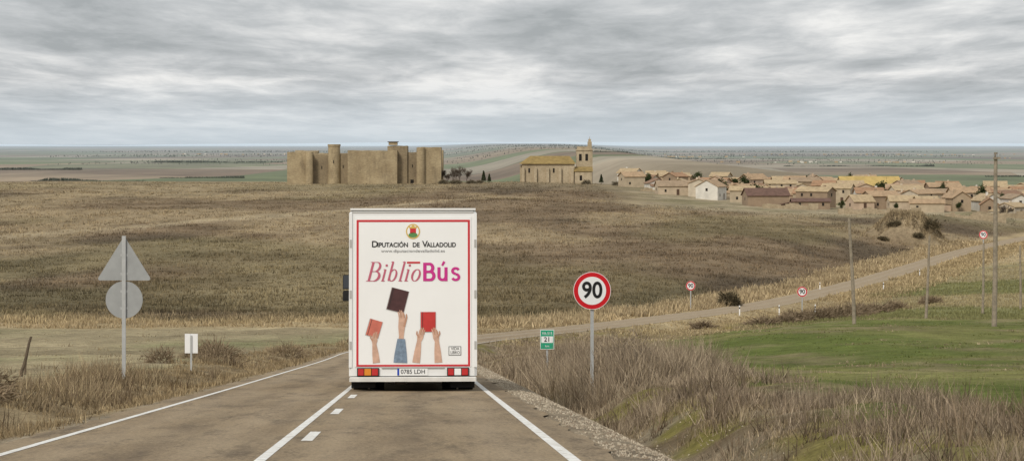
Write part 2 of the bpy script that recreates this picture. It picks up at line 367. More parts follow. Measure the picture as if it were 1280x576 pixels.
# shrubs: twiggy clumps
def shrub(name,x,y,r,h,n,lo,hi,bw):
    th=rng.uniform(0,2*np.pi,n);ph=np.arccos(rng.uniform(0,1,n));q=rng.uniform(.25,1,n)**.5
    lump=.6+.8*vnoise(th*1.6,ph*2.5,int(x*7)%50)
    D=np.stack([np.sin(ph)*np.cos(th)*r,np.sin(ph)*np.sin(th)*r,np.cos(ph)*h],-1)*(q*lump)[:,None]
    z=float(H(x,y));P=D+np.array([x,y,z]);dirn=D/np.linalg.norm(D,axis=1,keepdims=True)+rng.normal(0,.5,(n,3))
    ln=rng.uniform(.12,.3,n)[:,None]*r;sd=rng.normal(0,1,(n,3));sd/=np.linalg.norm(sd,axis=1,keepdims=True)
    V=np.stack([P-sd*bw,P+sd*bw,P+dirn*ln],1).reshape(-1,3)
    cc=np.repeat(straw(n,lo,hi),3,0);np_mesh(name,V,np.arange(3*n).reshape(-1,3),grass_mat,cc,False)
shrub('bush',27.8,308,1.5,1.7,1600,(.05,.045,.028),(.16,.125,.075),.07)
for x,y,r,h in ((33,262,2.3,1.0),(36,266,2.6,1.2),(30,256,2.0,.9),(39,272,2.3,1.1),(25,240,1.8,.7),(42,280,2,1.0),(28,247,1.4,.7),(46,290,1.6,.9),(18,228,1.3,.6),(52,300,1.5,.8)):
    shrub('bush',x,y,r,h,1300,(.13,.095,.06),(.34,.26,.17),.05)
for x,y,r,h in ((-12.0,98,1.0,.7),(-11.2,92,.9,.6),(-13.4,104,.9,.6),(-10.9,118,.8,.7),(-9.8,44,.7,.4),(-8.9,40,.6,.35),(-12.5,86,.6,.6)):
    shrub('bush',x,y,r,h,900,(.13,.095,.06),(.34,.26,.17),.018)
for x,y,r,h in ((106,612,2.6,2.2),(97,612,1.8,1.0),(102,608,1.5,.8),(93,606,1.6,.9)):
    shrub('bush',x,y,r,h,1400,(.05,.045,.028),(.22,.17,.10),.1)
for x,y,r,h in ((2.9,66,.7,.8),(3.8,74,.8,.9),(3.4,60,.5,.7),(5.2,88,.8,.8),(2.2,82,.7,.6)):
    shrub('bush',x,y,r,h,900,(.15,.115,.08),(.36,.29,.21),.014)

# gravel stones on the shoulder
n=12000;Y=np.exp(rng.uniform(np.log(15),np.log(110),n));O=3.12+np.abs(rng.normal(0,1.0,n));X=Xr(Y)+O
m=(O<6.0)&(fbm(X,Y,.7,3,66)>.36);X,Y=X[m],Y[m];s=rng.uniform(.004,.02,len(X))+Y*.00006
tet=np.array([[1,0,-.4],[-.5,.9,-.4],[-.6,-.8,-.4],[.1,0,.7]]);a=rng.uniform(0,6.28,len(X))
R_=np.stack([np.stack([np.cos(a),-np.sin(a),a*0],-1),np.stack([np.sin(a),np.cos(a),a*0],-1),np.stack([a*0,a*0,a*0+1],-1)],1)
P=np.einsum('nij,kj->nki',R_,tet)*s[:,None,None]+np.stack([X,Y,H(X,Y)+.01],-1)[:,None,:]
F=(np.array([[0,1,3],[1,2,3],[2,0,3]])[None]+4*np.arange(len(X))[:,None,None]).reshape(-1,3)
np_mesh('gravel',P.reshape(-1,3),F,grass_mat,np.repeat(straw(len(X),(.22,.17,.12),(.56,.49,.38)),4,0),False)

# ------------------------------------------------------------------ mesh builder
class MB:
    def __init__(s): s.v=[];s.f=[];s.m=[]
    def add(s,vs,fs,mi=0):
        k=len(s.v);s.v+= [tuple(v) for v in vs];s.f+=[tuple(i+k for i in f) for f in fs];s.m+=[mi]*len(fs)
    def box(s,x0,x1,y0,y1,z0,z1,mi=0,ch=0):
        if ch:
            q=[(x0+ch,y0),(x1-ch,y0),(x1,y0+ch),(x1,y1-ch),(x1-ch,y1),(x0+ch,y1),(x0,y1-ch),(x0,y0+ch)]
            cxm,cym=(x0+x1)/2,(y0+y1)/2
            q2=[(x+(ch if x<cxm else -ch),y_+(ch if y_<cym else -ch)) for x,y_ in q]
            vs=[(x,y_,z0) for x,y_ in q]+[(x,y_,z1-ch) for x,y_ in q]+[(x,y_,z1) for x,y_ in q2]
            fs=[tuple(range(7,-1,-1)),tuple(range(16,24))]
            for r in (0,8):
                for i in range(8): fs.append((r+i,r+(i+1)%8,r+8+(i+1)%8,r+8+i))
            s.add(vs,fs,mi);return
        s.add([(x0,y0,z0),(x1,y0,z0),(x1,y1,z0),(x0,y1,z0),(x0,y0,z1),(x1,y0,z1),(x1,y1,z1),(x0,y1,z1)],
              [(3,2,1,0),(4,5,6,7),(0,1,5,4),(1,2,6,5),(2,3,7,6),(3,0,4,7)],mi)
    def cyl(s,c,axis,r,l,n=20,mi=0,r2=None):
        r2=r if r2 is None else r2;vs=[]
        for t,rr in ((0,r),(l,r2)):
            for i in range(n):
                a=2*math.pi*i/n;p=[rr*math.cos(a),rr*math.sin(a)]
                if axis=='z':vs.append((c[0]+p[0],c[1]+p[1],c[2]+t))
                elif axis=='x':vs.append((c[0]+t,c[1]+p[0],c[2]+p[1]))
                else:vs.append((c[0]+p[0],c[1]+t,c[2]+p[1]))
        s.add(vs,[tuple(range(n)),tuple(range(2*n-1,n-1,-1))]+[(i,(i+1)%n,n+(i+1)%n,n+i) for i in range(n)],mi)
    def gable(s,x0,x1,y0,y1,z,h,mi,wall,ov=.4,th=.18):
        ym=(y0+y1)/2
        s.add([(x0,y0,z),(x0,y1,z),(x0,ym,z+h)],[(0,1,2)],wall);s.add([(x1,y0,z),(x1,y1,z),(x1,ym,z+h)],[(2,1,0)],wall)
        sl=h/(ym-y0)
        for sg,ye in ((1,y0),(-1,y1)):
            yo=ye-sg*ov;zo=z-sl*ov
            a=[(x0-ov,yo,zo+.03),(x1+ov,yo,zo+.03),(x1+ov,ym,z+h+.03),(x0-ov,ym,z+h+.03)]
            bt=[(p[0],p[1],p[2]+th) for p in a]
            s.add(a+bt,[(0,1,2,3),(7,6,5,4),(0,1,5,4),(1,2,6,5),(2,3,7,6),(3,0,4,7)],mi)
    def obj(s,name,mats,parent=None,loc=None,rot=None,smooth=False):
        o=new_mesh_obj(name,s.v,s.f,mats,s.m,smooth,parent)
        if loc is not None:o.location=loc
        if rot is not None:o.rotation_euler=rot
        return o
def empty(name,loc=(0,0,0),rot=(0,0,0)):
    o=bpy.data.objects.new(name,None);o.location=loc;o.rotation_euler=rot;C.objects.link(o);return o

# ------------------------------------------------------------------ library bus
white=mk('bus_white_paint',(.80,.80,.79),.35,0,(1.3,.06),0,.5)
offw=mk('bus_panel_vinyl',(.84,.84,.83),.45,0,(.8,.04))
dirt=mk('bus_lower_dirt',(.72,.70,.66),.6,0,(3,.18))
grey=mk('bus_grey_trim',(.42,.41,.39),.5);lgrey=mk('bus_light_trim',(.74,.73,.71),.5);blk=mk('black_rubber',(.018,.018,.018),.75,0,(12,.4))
red=mk('red_vinyl',(.56,.03,.04),.5);glass=mk('dark_glass',(.02,.025,.03),.08,0,None,0,.8)
tail=mk('tail_lamp_red',(.50,.012,.012),.2,0,None,0,.8);amber=mk('lamp_amber',(.7,.25,.03),.25);
black=mk('black_print',(.02,.02,.02),.5);magenta=mk('magenta_print',(.55,.03,.24),.5);pink=mk('rose_print',(.50,.12,.18),.5)
skin=mk('printed_skin',(.66,.42,.31),.6,0,(9,.25));skin2=mk('printed_skin_shade',(.48,.27,.18),.6)
denim=mk('printed_denim',(.24,.32,.42),.6,0,(14,.4));bookb=mk('printed_brown_book',(.085,.035,.035),.5,0,(8,.3))
bookr=mk('printed_red_book',(.55,.045,.04),.5,0,(5,.2));booko=mk('printed_orange_book',(.60,.17,.12),.5,0,(5,.2))
gold=mk('crest_gold',(.62,.42,.10),.5);green=mk('crest_green',(.10,.25,.08),.5);gtext=mk('grey_print',(.2,.2,.2),.5)
mud=mk('mud_grey',(.12,.10,.085),.9,0,(4,.4))
YB=47.6
bus=empty('library_bus',(float(Xr(YB))+1.315,YB,float(Zr(YB))),(0,0,0))
hd=math.atan(.0397);pt=math.atan(.0797)
bus.rotation_euler=Euler((-pt,0,hd),'XYZ')
m=MB();m.box(-1.26,1.26,0,9.4,.30,3.56,0,.05);m.obj('body',[white],bus)
m=MB();m.box(-1.24,1.24,-.008,9.3,3.562,3.60,0);m.obj('roof_lip',[lgrey],bus)
m=MB();m.box(-1.21,1.21,-.010,-.001,3.505,3.525,0);m.box(-1.262,-1.2,-.025,.03,.47,3.5,1);m.box(1.2,1.262,-.025,.03,.47,3.5,1)
for s_ in (-1,1):
    for z_ in (.9,1.9,2.9): m.box(s_*1.23-.02,s_*1.23+.02,-.035,-.0255,z_-.08,z_+.08,0)
m.obj('rear_frame',[grey,white],bus)
m=MB();m.box(-1.15,1.15,-.012,-.001,.475,3.43,0);m.obj('rear_panel',[offw],bus)
# red border on the vinyl
m=MB();bx0,bx1,bz0,bz1=-1.115,1.125,.485,3.37;t=.042
m.box(bx0,bx1,-.017,-.0125,bz1-t,bz1,0);m.box(bx0,bx1,-.017,-.0125,bz0,bz0+t*.9,0);m.box(bx0,bx0+t,-.017,-.0125,bz0+t*.9,bz1-t,0);m.box(bx1-t,bx1,-.017,-.0125,bz0+t*.9,bz1-t,0)
m.obj('red_border',[red],bus)
# bumper, lamps, plate
m=MB();m.box(-1.25,1.25,-.06,.25,.19,.285,0,.02);m.obj('rear_bumper',[dirt],bus)
m=MB()
for s_ in (-1,1):
    x0=.67*s_;x1=1.1*s_;a,b_=min(x0,x1),max(x0,x1)
    m.box(a,b_,-.045,-.001,.30,.46,0)
    m.box(a+.02,a+.13,-.06,-.0455,.315,.445,1);m.box(a+.145,a+.275,-.06,-.0455,.315,.445,2 if s_<0 else 3);m.box(a+.29,b_-.02,-.06,-.0455,.315,.445,1)
m.obj('tail_lamps',[blk,tail,amber,offw],bus)
m=MB();m.box(-.31,.29,-.02,-.001,.312,.45,0);m.box(-.31,-.27,-.022,-.0205,.312,.45,1);m.box(-.62,.62,-.03,-.001,.452,.472,2);m.obj('number_plate',[offw,mk('plate_blue',(.02,.06,.4),.4),grey],bus)
m=MB();m.box(-1.23,1.23,.12,9.2,.26,.40,0);m.box(-1.22,-.74,.3,.33,.06,.35,0);m.box(.74,1.22,.3,.33,.06,.35,0);m.cyl((-.9,2.6,.48),'x',.09,1.8,12,0);m.box(-.5,.5,1.,2.,.17,.3,0);m.box(-.35,-.15,.4,.9,.12,.25,1);m.obj('underbody',[blk,mud],bus)
m=MB()
for yw in (1.6,7.7):
    for s_ in (-1,1):
        for dx in ((.0,.33) if yw<3 else (0,)):
            xo=s_*(1.21-dx)
            m.cyl((xo-(.29 if s_>0 else 0),yw,.47),'x',.47,.29,28,0);m.cyl((xo-(.0 if s_>0 else .012),yw,.47),'x',.26,.012,20,1)
m.obj('wheels',[blk,grey],bus)
m=MB();m.box(-1.15,1.15,9.35,9.47,1.4,2.7,0);
for s_ in (-1,1):
    xx=1.262*s_;m.box(min(xx,xx+.01*s_),max(xx,xx+.01*s_),7.9,9.1,1.5,2.5,0);m.box(min(xx,xx+.01*s_),max(xx,xx+.01*s_),2,6.5,2.5,3.1,0)
m.obj('windows',[glass],bus)
m=MB()
for s_ in (-1,1):
    if s_<0:
        m.box(-1.66,-1.42,9.1,9.2,2.18,2.52,0,.03);m.box(-1.66,-1.44,9.1,9.2,1.9,2.15,0,.03);m.box(-1.45,-1.24,9.13,9.17,2.35,2.39,0);m.box(-1.45,-1.24,9.13,9.17,1.98,2.02,0);m.box(-1.47,-1.43,9.13,9.17,1.95,2.4,0)
        m.box(-1.645,-1.44,9.092,9.099,2.2,2.5,1)
    else:
        m.box(1.27,1.42,9.1,9.2,2.0,2.45,0,.03);m.box(1.24,1.3,9.13,9.17,2.3,2.34,0)
m.obj('mirrors',[blk,glass],bus)
def text(name,body,size,x,z,mat,parent,y=-.02,shear=0,bold=0,sx=1,align='CENTER',rotz=0):
    cu=bpy.data.curves.new(name,'FONT');cu.body=body;cu.size=size;cu.align_x=align;cu.align_y='CENTER';cu.shear=shear;cu.offset=bold
    cu.materials.append(mat);o=bpy.data.objects.new(name,cu);C.objects.link(o);o.parent=parent;o.location=(x,y,z);o.rotation_euler=(math.pi/2,0,rotz);o.scale=(sx,1,1);return o
text('title_D','D',.175,-.755,2.885,black,bus,bold=.003)
text('title_text','IPUTACIÓN',.125,-.40,2.872,black,bus,bold=.003,sx=.92)
text('title_text','DE',.125,.06,2.872,black,bus,bold=.003,sx=.92)
text('title_V','V',.175,.235,2.885,black,bus,bold=.003)
text('title_text','ALLADOLID',.125,.56,2.872,black,bus,bold=.003,sx=.86)
text('web_text','www.diputaciondevalladolid.es',.085,.0,2.755,gtext,bus,sx=1.2)
# lettering with thick/thin strokes and serifs drawn as flat vinyl shapes
def glyph(name,mat,x0,zb,h,shear,strokes,y=-.0205):
    """strokes: list of polylines [(x,z,w),...] in units of cap height"""
    vs=[];fs=[]
    for st in strokes:
        P=[(x0+(x+shear*z)*h,zb+z*h,w*h) for x,z,w in st];k=len(vs);n=len(P)
        for i,(x,z,w) in enumerate(P):
            a=P[max(i-1,0)];b_=P[min(i+1,n-1)];dx=b_[0]-a[0];dz=b_[1]-a[1];q=math.hypot(dx,dz) or 1
            vs+=[(x-dz/q*w/2,y,z+dx/q*w/2),(x+dz/q*w/2,y,z-dx/q*w/2)]
        fs+=[(k+2*i,k+2*i+1,k+2*i+3,k+2*i+2) for i in range(n-1)];y-=.0006
    new_mesh_obj(name,vs,fs,[mat],None,False,bus)
def arc(cx,cz,rx,rz,a0,a1,w0,w1,n=14):
    out=[]
    for i in range(n+1):
        t=i/n;a=math.radians(a0+(a1-a0)*t);wv=w0+(w1-w0)*abs(math.cos(a));out.append((cx+rx*math.cos(a),cz+rz*math.sin(a),wv))
    return out
def g_B(): return [[(.14,0,.12),(.14,1,.12)],[(.0,.985,.03),(.36,.985,.03)],[(0,.015,.03),(.38,.015,.03)],arc(.34,.75,.2,.235,90,-90,.03,.12),arc(.36,.26,.26,.25,90,-90,.03,.13),[(.14,.51,.03),(.36,.51,.03)]]
def g_i(): return [[(.08,0,.10),(.08,.62,.10)],[(-.02,.61,.03),(.08,.61,.03)],[(.0,.015,.03),(.2,.015,.03)],[(.03,.82,.11),(.14,.82,.11)]]
def g_l(): return [[(.08,0,.10),(.08,1.02,.10)],[(-.02,1.0,.03),(.08,1.0,.03)],[(.0,.015,.03),(.2,.015,.03)]]
def g_b(): return [[(.08,.02,.10),(.08,1.02,.10)],[(-.02,1.0,.03),(.08,1.0,.03)],arc(.24,.31,.17,.30,140,-150,.03,.10)]
def g_o(): return [arc(.24,.31,.19,.30,0,360,.03,.11,20)]
zb_=2.16;hh_=.38;cx_=-.93
for nm_,fn,adv in (('B',g_B,.78),('i',g_i,.30),('b',g_b,.60),('l',g_l,.30),('i',g_i,.30),('o',g_o,.55)):
    glyph('biblio_letter_'+nm_,pink,cx_,zb_,hh_,.26,fn());cx_+=adv*hh_*1.0
def s_B(): return [[(.09,0,.18),(.09,1,.18)],[(.09,.93,.14),(.36,.93,.14)],[(.09,.07,.14),(.38,.07,.14)],arc(.34,.72,.18,.21,90,-90,.14,.18),arc(.38,.29,.2,.22,90,-90,.14,.18),[(.09,.51,.13),(.38,.51,.13)]]
def s_u(): return [[(.09,.75,.17),(.09,.25,.17)],arc(.28,.26,.19,.19,180,360,.14,.17),[(.47,.0,.17),(.47,.75,.17)],[(.26,.84,.10),(.38,1.06,.14)]]
def s_s(): return [arc(.25,.55,.17,.145,20,270,.13,.15),arc(.25,.22,.18,.155,90,-160,.13,.15)]
cx_=.20
for nm_,fn,adv in (('B',s_B,.68),('u',s_u,.66),('s',s_s,.5)):
    glyph('bus_letter_'+nm_,magenta,cx_,zb_,hh_*.96,0,fn());cx_+=adv*hh_*1.08
m=MB();m.box(-.12,.14,-.021,-.0175,2.51,2.545,0);m.obj('red_bar',[red],bus)
text('plate_text','0785 LDH',.12,0.0,.38,black,bus,y=-.024,bold=.001,sx=.95)
# crest
def flat(name,pts,mat,y=-.02,parent=bus):
    return new_mesh_obj(name,[(p[0],y,p[1]) for p in pts],[tuple(range(len(pts)))],[mat],None,False,parent)
def disc(cx,cz,rx,rz,n=24,a0=0): return [(cx+rx*math.cos(2*math.pi*i/n+a0),cz+rz*math.sin(2*math.pi*i/n+a0)) for i in range(n)]
flat('crest_outer',disc(0,3.14,.14,.15),gold,-.0185);flat('crest_white',disc(0,3.14,.115,.125),offw,-.0195)
flat('crest_green',disc(0,3.07,.09,.05),green,-.0205);flat('crest_red',[(-.06,3.10),(.06,3.10),(.06,3.2),(0,3.22),(-.06,3.2)],red,-.0205)
flat('crest_crown',[(-.09,3.25),(-.07,3.20),(.07,3.20),(.09,3.25),(.045,3.23),(0,3.27),(-.045,3.23)],gold,-.0225)
# printed books
def book(name,cx,cz,w,h,ang,mat):
    ca,sa=math.cos(ang),math.sin(ang);R2=lambda x,z:(cx+x*ca-z*sa,cz+x*sa+z*ca)
    flat(name+'_pages',[R2(-w/2-.012,-h/2-.012),R2(w/2+.008,-h/2-.012),R2(w/2+.008,h/2),R2(-w/2-.012,h/2)],grey,-.0195)
    flat(name,[R2(-w/2,-h/2),R2(w/2,-h/2),R2(w/2,h/2),R2(-w/2,h/2)],mat,-.0205)
    flat(name+'_spine',[R2(-w/2+.03,-h/2),R2(-w/2+.04,-h/2),R2(-w/2+.04,h/2),R2(-w/2+.03,h/2)],black,-.0215)
book('brown_book',-.30,1.785,.34,.44,-.25,bookb);book('red_book',.30,1.36,.29,.39,0,bookr);book('orange_book',-.765,1.235,.25,.33,-.28,booko)
def limb(pts,wid,mat,name,y):
    l=[];r=[]
    for i,(x,z) in enumerate(pts):
        j=min(i,len(pts)-2);dx=pts[j+1][0]-pts[j][0];dz=pts[j+1][1]-pts[j][1];q=math.hypot(dx,dz)
        l.append((x-dz/q*wid[i]/2,z+dx/q*wid[i]/2));r.append((x+dz/q*wid[i]/2,z-dx/q*wid[i]/2))
    vs=l+r;n=len(pts);new_mesh_obj(name,[(p[0],y,p[1]) for p in vs],[(i,i+1,n+i+1,n+i) for i in range(n-1)],[mat],None,False,bus)
def printed_arm(nm,base,wrist,palm,side,sleeve=None,s=1.):
    (bx,bz),(wx,wz),(px,pz)=base,wrist,palm
    limb([(bx,bz),((bx+wx)/2,(bz+wz)/2),(wx,wz),((wx+px)/2,(wz+pz)/2),(px,pz)],[.15*s,.13*s,.085*s,.12*s,.11*s],skin,nm+'_forearm_palm',-.0225)
    for k_ in range(4):
        x=px+(-.042+.03*k_)*s;ln=(.10,.13,.125,.09)[k_]*s
        limb([(x,pz-.01),(x+side*.012,pz+ln*.55),(x+side*.03,pz+ln)],[.028*s,.026*s,.016*s],skin if k_%2==0 else skin2,nm+'_finger_%d'%k_,-.0235)
    limb([(px-side*.04*s,(wz+pz)/2),(px-side*.085*s,pz-.0),(px-side*.08*s,pz+.06*s)],[.04*s,.032*s,.02*s],skin2,nm+'_thumb',-.0245)
    if sleeve: limb([(bx,bz),((bx*2+wx)/3,(bz*2+wz)/3),(wx*.9+bx*.1,wz*.9+bz*.1)],[.27,.24,.15],sleeve,nm+'_sleeve',-.0255)
printed_arm('arm_a',(-.72,.56),(-.76,.93),(-.755,1.05),1,None,.95)
printed_arm('arm_b',(-.25,.56),(-.23,1.08),(-.22,1.45),-1,denim,1.1)
printed_arm('arm_c',(.06,.56),(.12,.98),(.16,1.12),1,None,1.)
printed_arm('arm_d',(.50,.56),(.47,.98),(.44,1.12),-1,None,1.)
flat('logo_box',[(.70,.70),(.95,.70),(.95,.88),(.70,.88)],gtext,-.0185);flat('logo_in',[(.715,.715),(.935,.715),(.935,.865),(.715,.865)],offw,-.0195)
text('logo_text','VIDA',.08,.83,.83,black,bus,bold=.001,y=-.0205,sx=.9);text('logo_text','LIBRO',.08,.83,.755,black,bus,bold=.001,y=-.0205,sx=.85)

# ------------------------------------------------------------------ signs
galv=mk('galvanised_steel',(.50,.51,.51),.5,.35,(6,.15));signgrey=mk('sign_back_grey',(.36,.37,.37),.55,.1,(3,.15))
sred=mk('sign_red',(.58,.012,.02),.35);swhite=mk('sign_white',(.82,.82,.82),.35);sblack=mk('sign_black',(.012,.012,.012),.5);sgreen=mk('sign_green',(.02,.33,.19),.4)
def speed_sign(x,y,zc_h,dia,pw=.08,label=True,zb=None):
    z=float(H(x,y)) if zb is None else zb
    e=empty('speed_limit_sign',(x,y,z));r=dia/2
    m=MB();m.box(-pw/2,pw/2,-pw/4,pw/4,-.6,zc_h+r*.8,0);m.obj('post',[galv],e)
    m=MB();m.cyl((0,-pw/4-.04,zc_h),'y',r,.03,48,0);m.cyl((0,-pw/4-.02,zc_h),'y',r*.98,.02,48,1);m.obj('plate',[sred,signgrey],e)
    m=MB();m.cyl((0,-pw/4-.046,zc_h),'y',r*.975,.004,48,0);m.obj('red_ring',[sred],e)
    m=MB();m.cyl((0,-pw/4-.05,zc_h),'y',r*.745,.003,48,0);m.obj('white_disc',[swhite],e)
    m=MB();m.cyl((0,-pw/4-.044,zc_h),'y',r*1.0,.003,48,0);m.obj('rim',[swhite],e)
    t_=text('numerals','90',dia*.60,0,zc_h,sblack,e,y=-pw/4-.056,bold=.012*dia/.9,sx=.92)
    return e
speed_sign(1.92,58,2.1,.90,zb=-(363-178)/3022*58-2.1)
speed_sign(21.5,291,2.9,1.15,.12);speed_sign(32.4,270,2.9,1.15,.12)
speed_sign(103.5,531,5.0,1.9,.22)
# sign assembly seen from behind
zb=float(H(-9.31,58));e=empty('warning_sign',(-9.31,58,zb));zt=-(297-178)/3022*58-zb
m=MB();m.box(-.045,.045,-.03,.03,-.4,zt+.04,0);m.obj('post',[galv],e)
tb=zt-1.02;pts=[]
for cx,cz,a0 in ((0,zt-.05,30),(-.58,tb+.04,150),(.58,tb+.04,270)):
    for k in range(7):
        a=math.radians(a0+k*20);pts.append((cx+.045*math.cos(a),cz+.045*math.sin(a)))
n=len(pts);m=MB();m.add([(p[0],.035,p[1]) for p in pts]+[(p[0],.06,p[1]) for p in pts],[tuple(range(n)),tuple(range(2*n-1,n-1,-1))]+[(i,(i+1)%n,n+(i+1)%n,n+i) for i in range(n)],0)
m.obj('triangle_plate',[signgrey],e)
zc=tb-.47;m=MB();m.cyl((0,.035,zc),'y',.445,.025,48,0);m.obj('disc_plate',[signgrey],e)
m=MB()
for z_ in (zc-.2,zc+.2,tb+.15,tb+.6): m.box(-.09,.09,.031,.034,z_-.03,z_+.03,0)
m.obj('clamps',[galv],e)
# kilometre markers
zb=float(H(1.09,75));e=empty('kilometre_sign',(1.09,75,zb));zc=-(424-178)/3022*75-zb
m=MB();m.box(-.03,.03,0,.04,-.3,zc+.2,0);m.obj('post',[galv],e)
m=MB();m.box(-.2,.2,-.03,-.001,zc-.29,zc+.29,0,0);m.box(-.215,.215,-.028,-.003,zc-.305,zc+.305,1);m.box(-.18,.18,-.034,-.0305,zc-.1,zc+.1,1);m.obj('plate',[sgreen,swhite],e)
text('road_text','VA-515',.13,0,zc+.19,swhite,e,y=-.036,sx=.8);text('km_text','21',.2,0,zc+.0,sblack,e,y=-.038,bold=.004);text('low_text','km',.1,0,zc-.2,swhite,e,y=-.036)
zb=float(H(-9.95,75));e=empty('kilometre_sign',(-9.95,75,zb));zc=-(429-178)/3022*75-zb
m=MB();m.box(-.2,-.02,.0,.03,zc-.3,zc+.3,0);m.box(.02,.2,.0,.03,zc-.3,zc+.3,0);m.box(-.03,.03,-.03,-.002,-.3,zc+.25,1);m.box(-.2,.2,.031,.04,zc-.3,zc+.3,0);m.obj('plate_and_post',[swhite,galv],e)
# delineators
def delin(x,y,h=1.1,w=.14):
    m=MB();z=float(H(x,y));m.box(-w/2,w/2,-w/3,w/3,-.2,h,0);m.box(-w/2-.003,w/2+.003,-w/3-.003,w/3+.003,h*.72,h*.88,1);m.box(-w/2,w/2,-w/3,w/3+.02,h,h+.06,0);m.obj('delineator_post',[swhite,sblack],None,(x,y,z))
for x,y in ((25.6,272),(36,287),(57,371),(72.5,430),(47.5,373),(31.5,285)): delin(x,y,1.1,.13)
# wooden posts
wood=mk('weathered_wood',(.17,.13,.09),.9,0,(5,.5),.4);wood2=mk('grey_wood',(.34,.285,.215),.9,0,(3,.4),.3)
def pole(name,x,y,h,lean,r=.13,arms=(),mat=wood2):
    z=float(H(x,y));m=MB();n=10;vs=[]
    lv=6
    for k in range(lv+1):
        t=k/lv;rr=r*(1-.35*t)
        for i in range(n):
            a=2*math.pi*i/n;vs.append((rr*math.cos(a)+lean*h*t+.03*math.sin(t*5),rr*math.sin(a),h*t-(.4 if k==0 else 0)))
    fs=[tuple(range(n-1,-1,-1)),tuple(range(lv*n,lv*n+n))]
    for k in range(lv):
        for i in range(n): fs.append((k*n+i,k*n+(i+1)%n,(k+1)*n+(i+1)%n,(k+1)*n+i))
    m.add(vs,fs,0)
    for az,aw in arms:
        m.box(lean*az-aw/2,lean*az+aw/2,-r-.1,-r,az-.07,az+.07,0)
        for q in (-.42,0,.42): m.cyl((lean*az+q*aw,-r-.05,az+.07),'z',.05,.2,8,1)
    m.obj(name,[mat,signgrey],None,(x,y,z))
pole('utility_pole',26.9,190,8.4,-.045,.16)
pole('utility_pole',39.7,232,8.0,.05,.15)
pole('utility_pole',50.6,260,7.6,.02,.15)
pole('utility_pole',33.9,170,12.2,.012,.19,((11.8,.5),))
pole('utility_pole',57.2,272,7.2,0,.15)
pole('wooden_post',-12.65,62,1.05,.33,.05,(),wood);
m=MB();m.cyl((0,0,-.2),'z',.03,.75,8,0,.02);m.obj('wooden_post',[wood],None,(-12.9,64,float(H(-12.9,64))),(0,.1,0))

# ------------------------------------------------------------------ castle
def stone(name,c1,c2,c3,sc=.12):
    m=bpy.data.materials.new(name);m.use_nodes=True
    global nt,L,N,geo
    nt=m.node_tree;L=nt.links;N=nt.nodes;b=N['Principled BSDF'];b.inputs['Roughness'].default_value=.95;b.inputs['Specular IOR Level'].default_value=.1
    geo=N.new('ShaderNodeNewGeometry')
    n1=noise_node((1,1,1),sc,6,.7);n2=noise_node((1,1,.35),sc*3.5,5,.7);n3=noise_node((1,1,3),1.2,3,.6)
    c=mixn(mr(n1.outputs['Fac'],.38,.62,0,1),c1,c2);c=mixn(mr(n2.outputs['Fac'],.5,.72,0,.75),c,c3)
    v=N.new('ShaderNodeVectorMath');v.operation='SCALE';L.new(c,v.inputs[0]);L.new(mr(n3.outputs['Fac'],.35,.65,.86,1.14),v.inputs['Scale'])
    L.new(v.outputs[0],b.inputs['Base Color']);return m
cst=stone('castle_limestone',(.42,.34,.215),(.30,.235,.145),(.19,.15,.10))
cst2=stone('castle_limestone_dark',(.30,.24,.155),(.22,.175,.115),(.14,.11,.08))  # darker tone of the castle stone, for keep and curtain walls
cdk=mk('opening_dark',(.02,.017,.014),.9);rf_dark=mk('dark_roof',(.09,.07,.055),.9)
CY=948;cz=float(H(-58,CY))-1.0
castle=empty('castle',(-58.0,CY,cz))
parts=[('tower_west',-30,-20.6,-2,7.5,13.6),('curtain_wall_a',-20.6,-13,2.5,5.2,12.4),('curtain_wall_b',-10.5,-6.2,2.0,4.6,13.0),
 ('main_block',-6.2,13,-3.5,12,14.2),('keep',9,16.8,3,14,16.1),('curtain_wall_c',16.8,20.8,4,6.5,13.5),('tower_east',20.8,30.2,-1,9,15.6),
 ('rear_wall',-26,26,34,37,13),('side_wall_west',-27,-24.3,7.5,37,12.6),('side_wall_east',24,27,9,37,13),('rear_tower_west',-30,-21,33,42,14),('rear_tower_east',21,30,33,42,14.4)]
for nm,x0,x1,y0,y1,h in parts:
    m=MB()
    k=max(3,int((x1-x0)/1.6));xs=np.linspace(x0,x1,k)
    vs=[];bt=.18
    # tower plans are turned slightly
    sk=.35 if 'tower' in nm or nm=='main_block' else 0
    for yy_ in (y0,y1):
        for x_ in xs:
            vs.append((x_,yy_+sk*(x_-x0)*.35,0))
        for x_ in xs:
            vs.append((x_,yy_+sk*(x_-x0)*.35+(bt if yy_==y0 else -bt),h-random.uniform(0,.5)))
    fs=[]
    for i in range(k-1):
        fs+=[(i,i+1,k+i+1,k+i),(2*k+i+1,2*k+i,3*k+i,3*k+i+1),(k+i,k+i+1,3*k+i+1,3*k+i)]
    fs+=[(0,k,3*k,2*k),(k-1,3*k-1,4*k-1,2*k-1)]
    m.add(vs,fs,0)
    if not sk:
        m.box((x0+x1)/2-.15,(x0+x1)/2+.15,y0-.06,y0+.05,h*.55,h*.55+1.1,1)
    m.obj(nm,[cst2 if nm in ('curtain_wall_a','curtain_wall_b','keep','curtain_wall_c') else cst,cdk],castle)
m=MB();m.cyl((-11.9,2.2,0),'z',2.5,15.7,24,0,2.35);m.cyl((-11.9,2.2,15.7),'z',2.55,.8,24,0);m.box(-12.1,-11.8,-.36,0,9,10.2,1);m.obj('round_tower',[cst,cdk],castle)
m=MB();m.cyl((22.2,-1.2,0),'z',1.7,15.2,20,0,1.6);m.cyl((-21.4,-1.5,0),'z',1.5,13.4,20,0,1.4);m.obj('corner_turrets',[cst],castle)
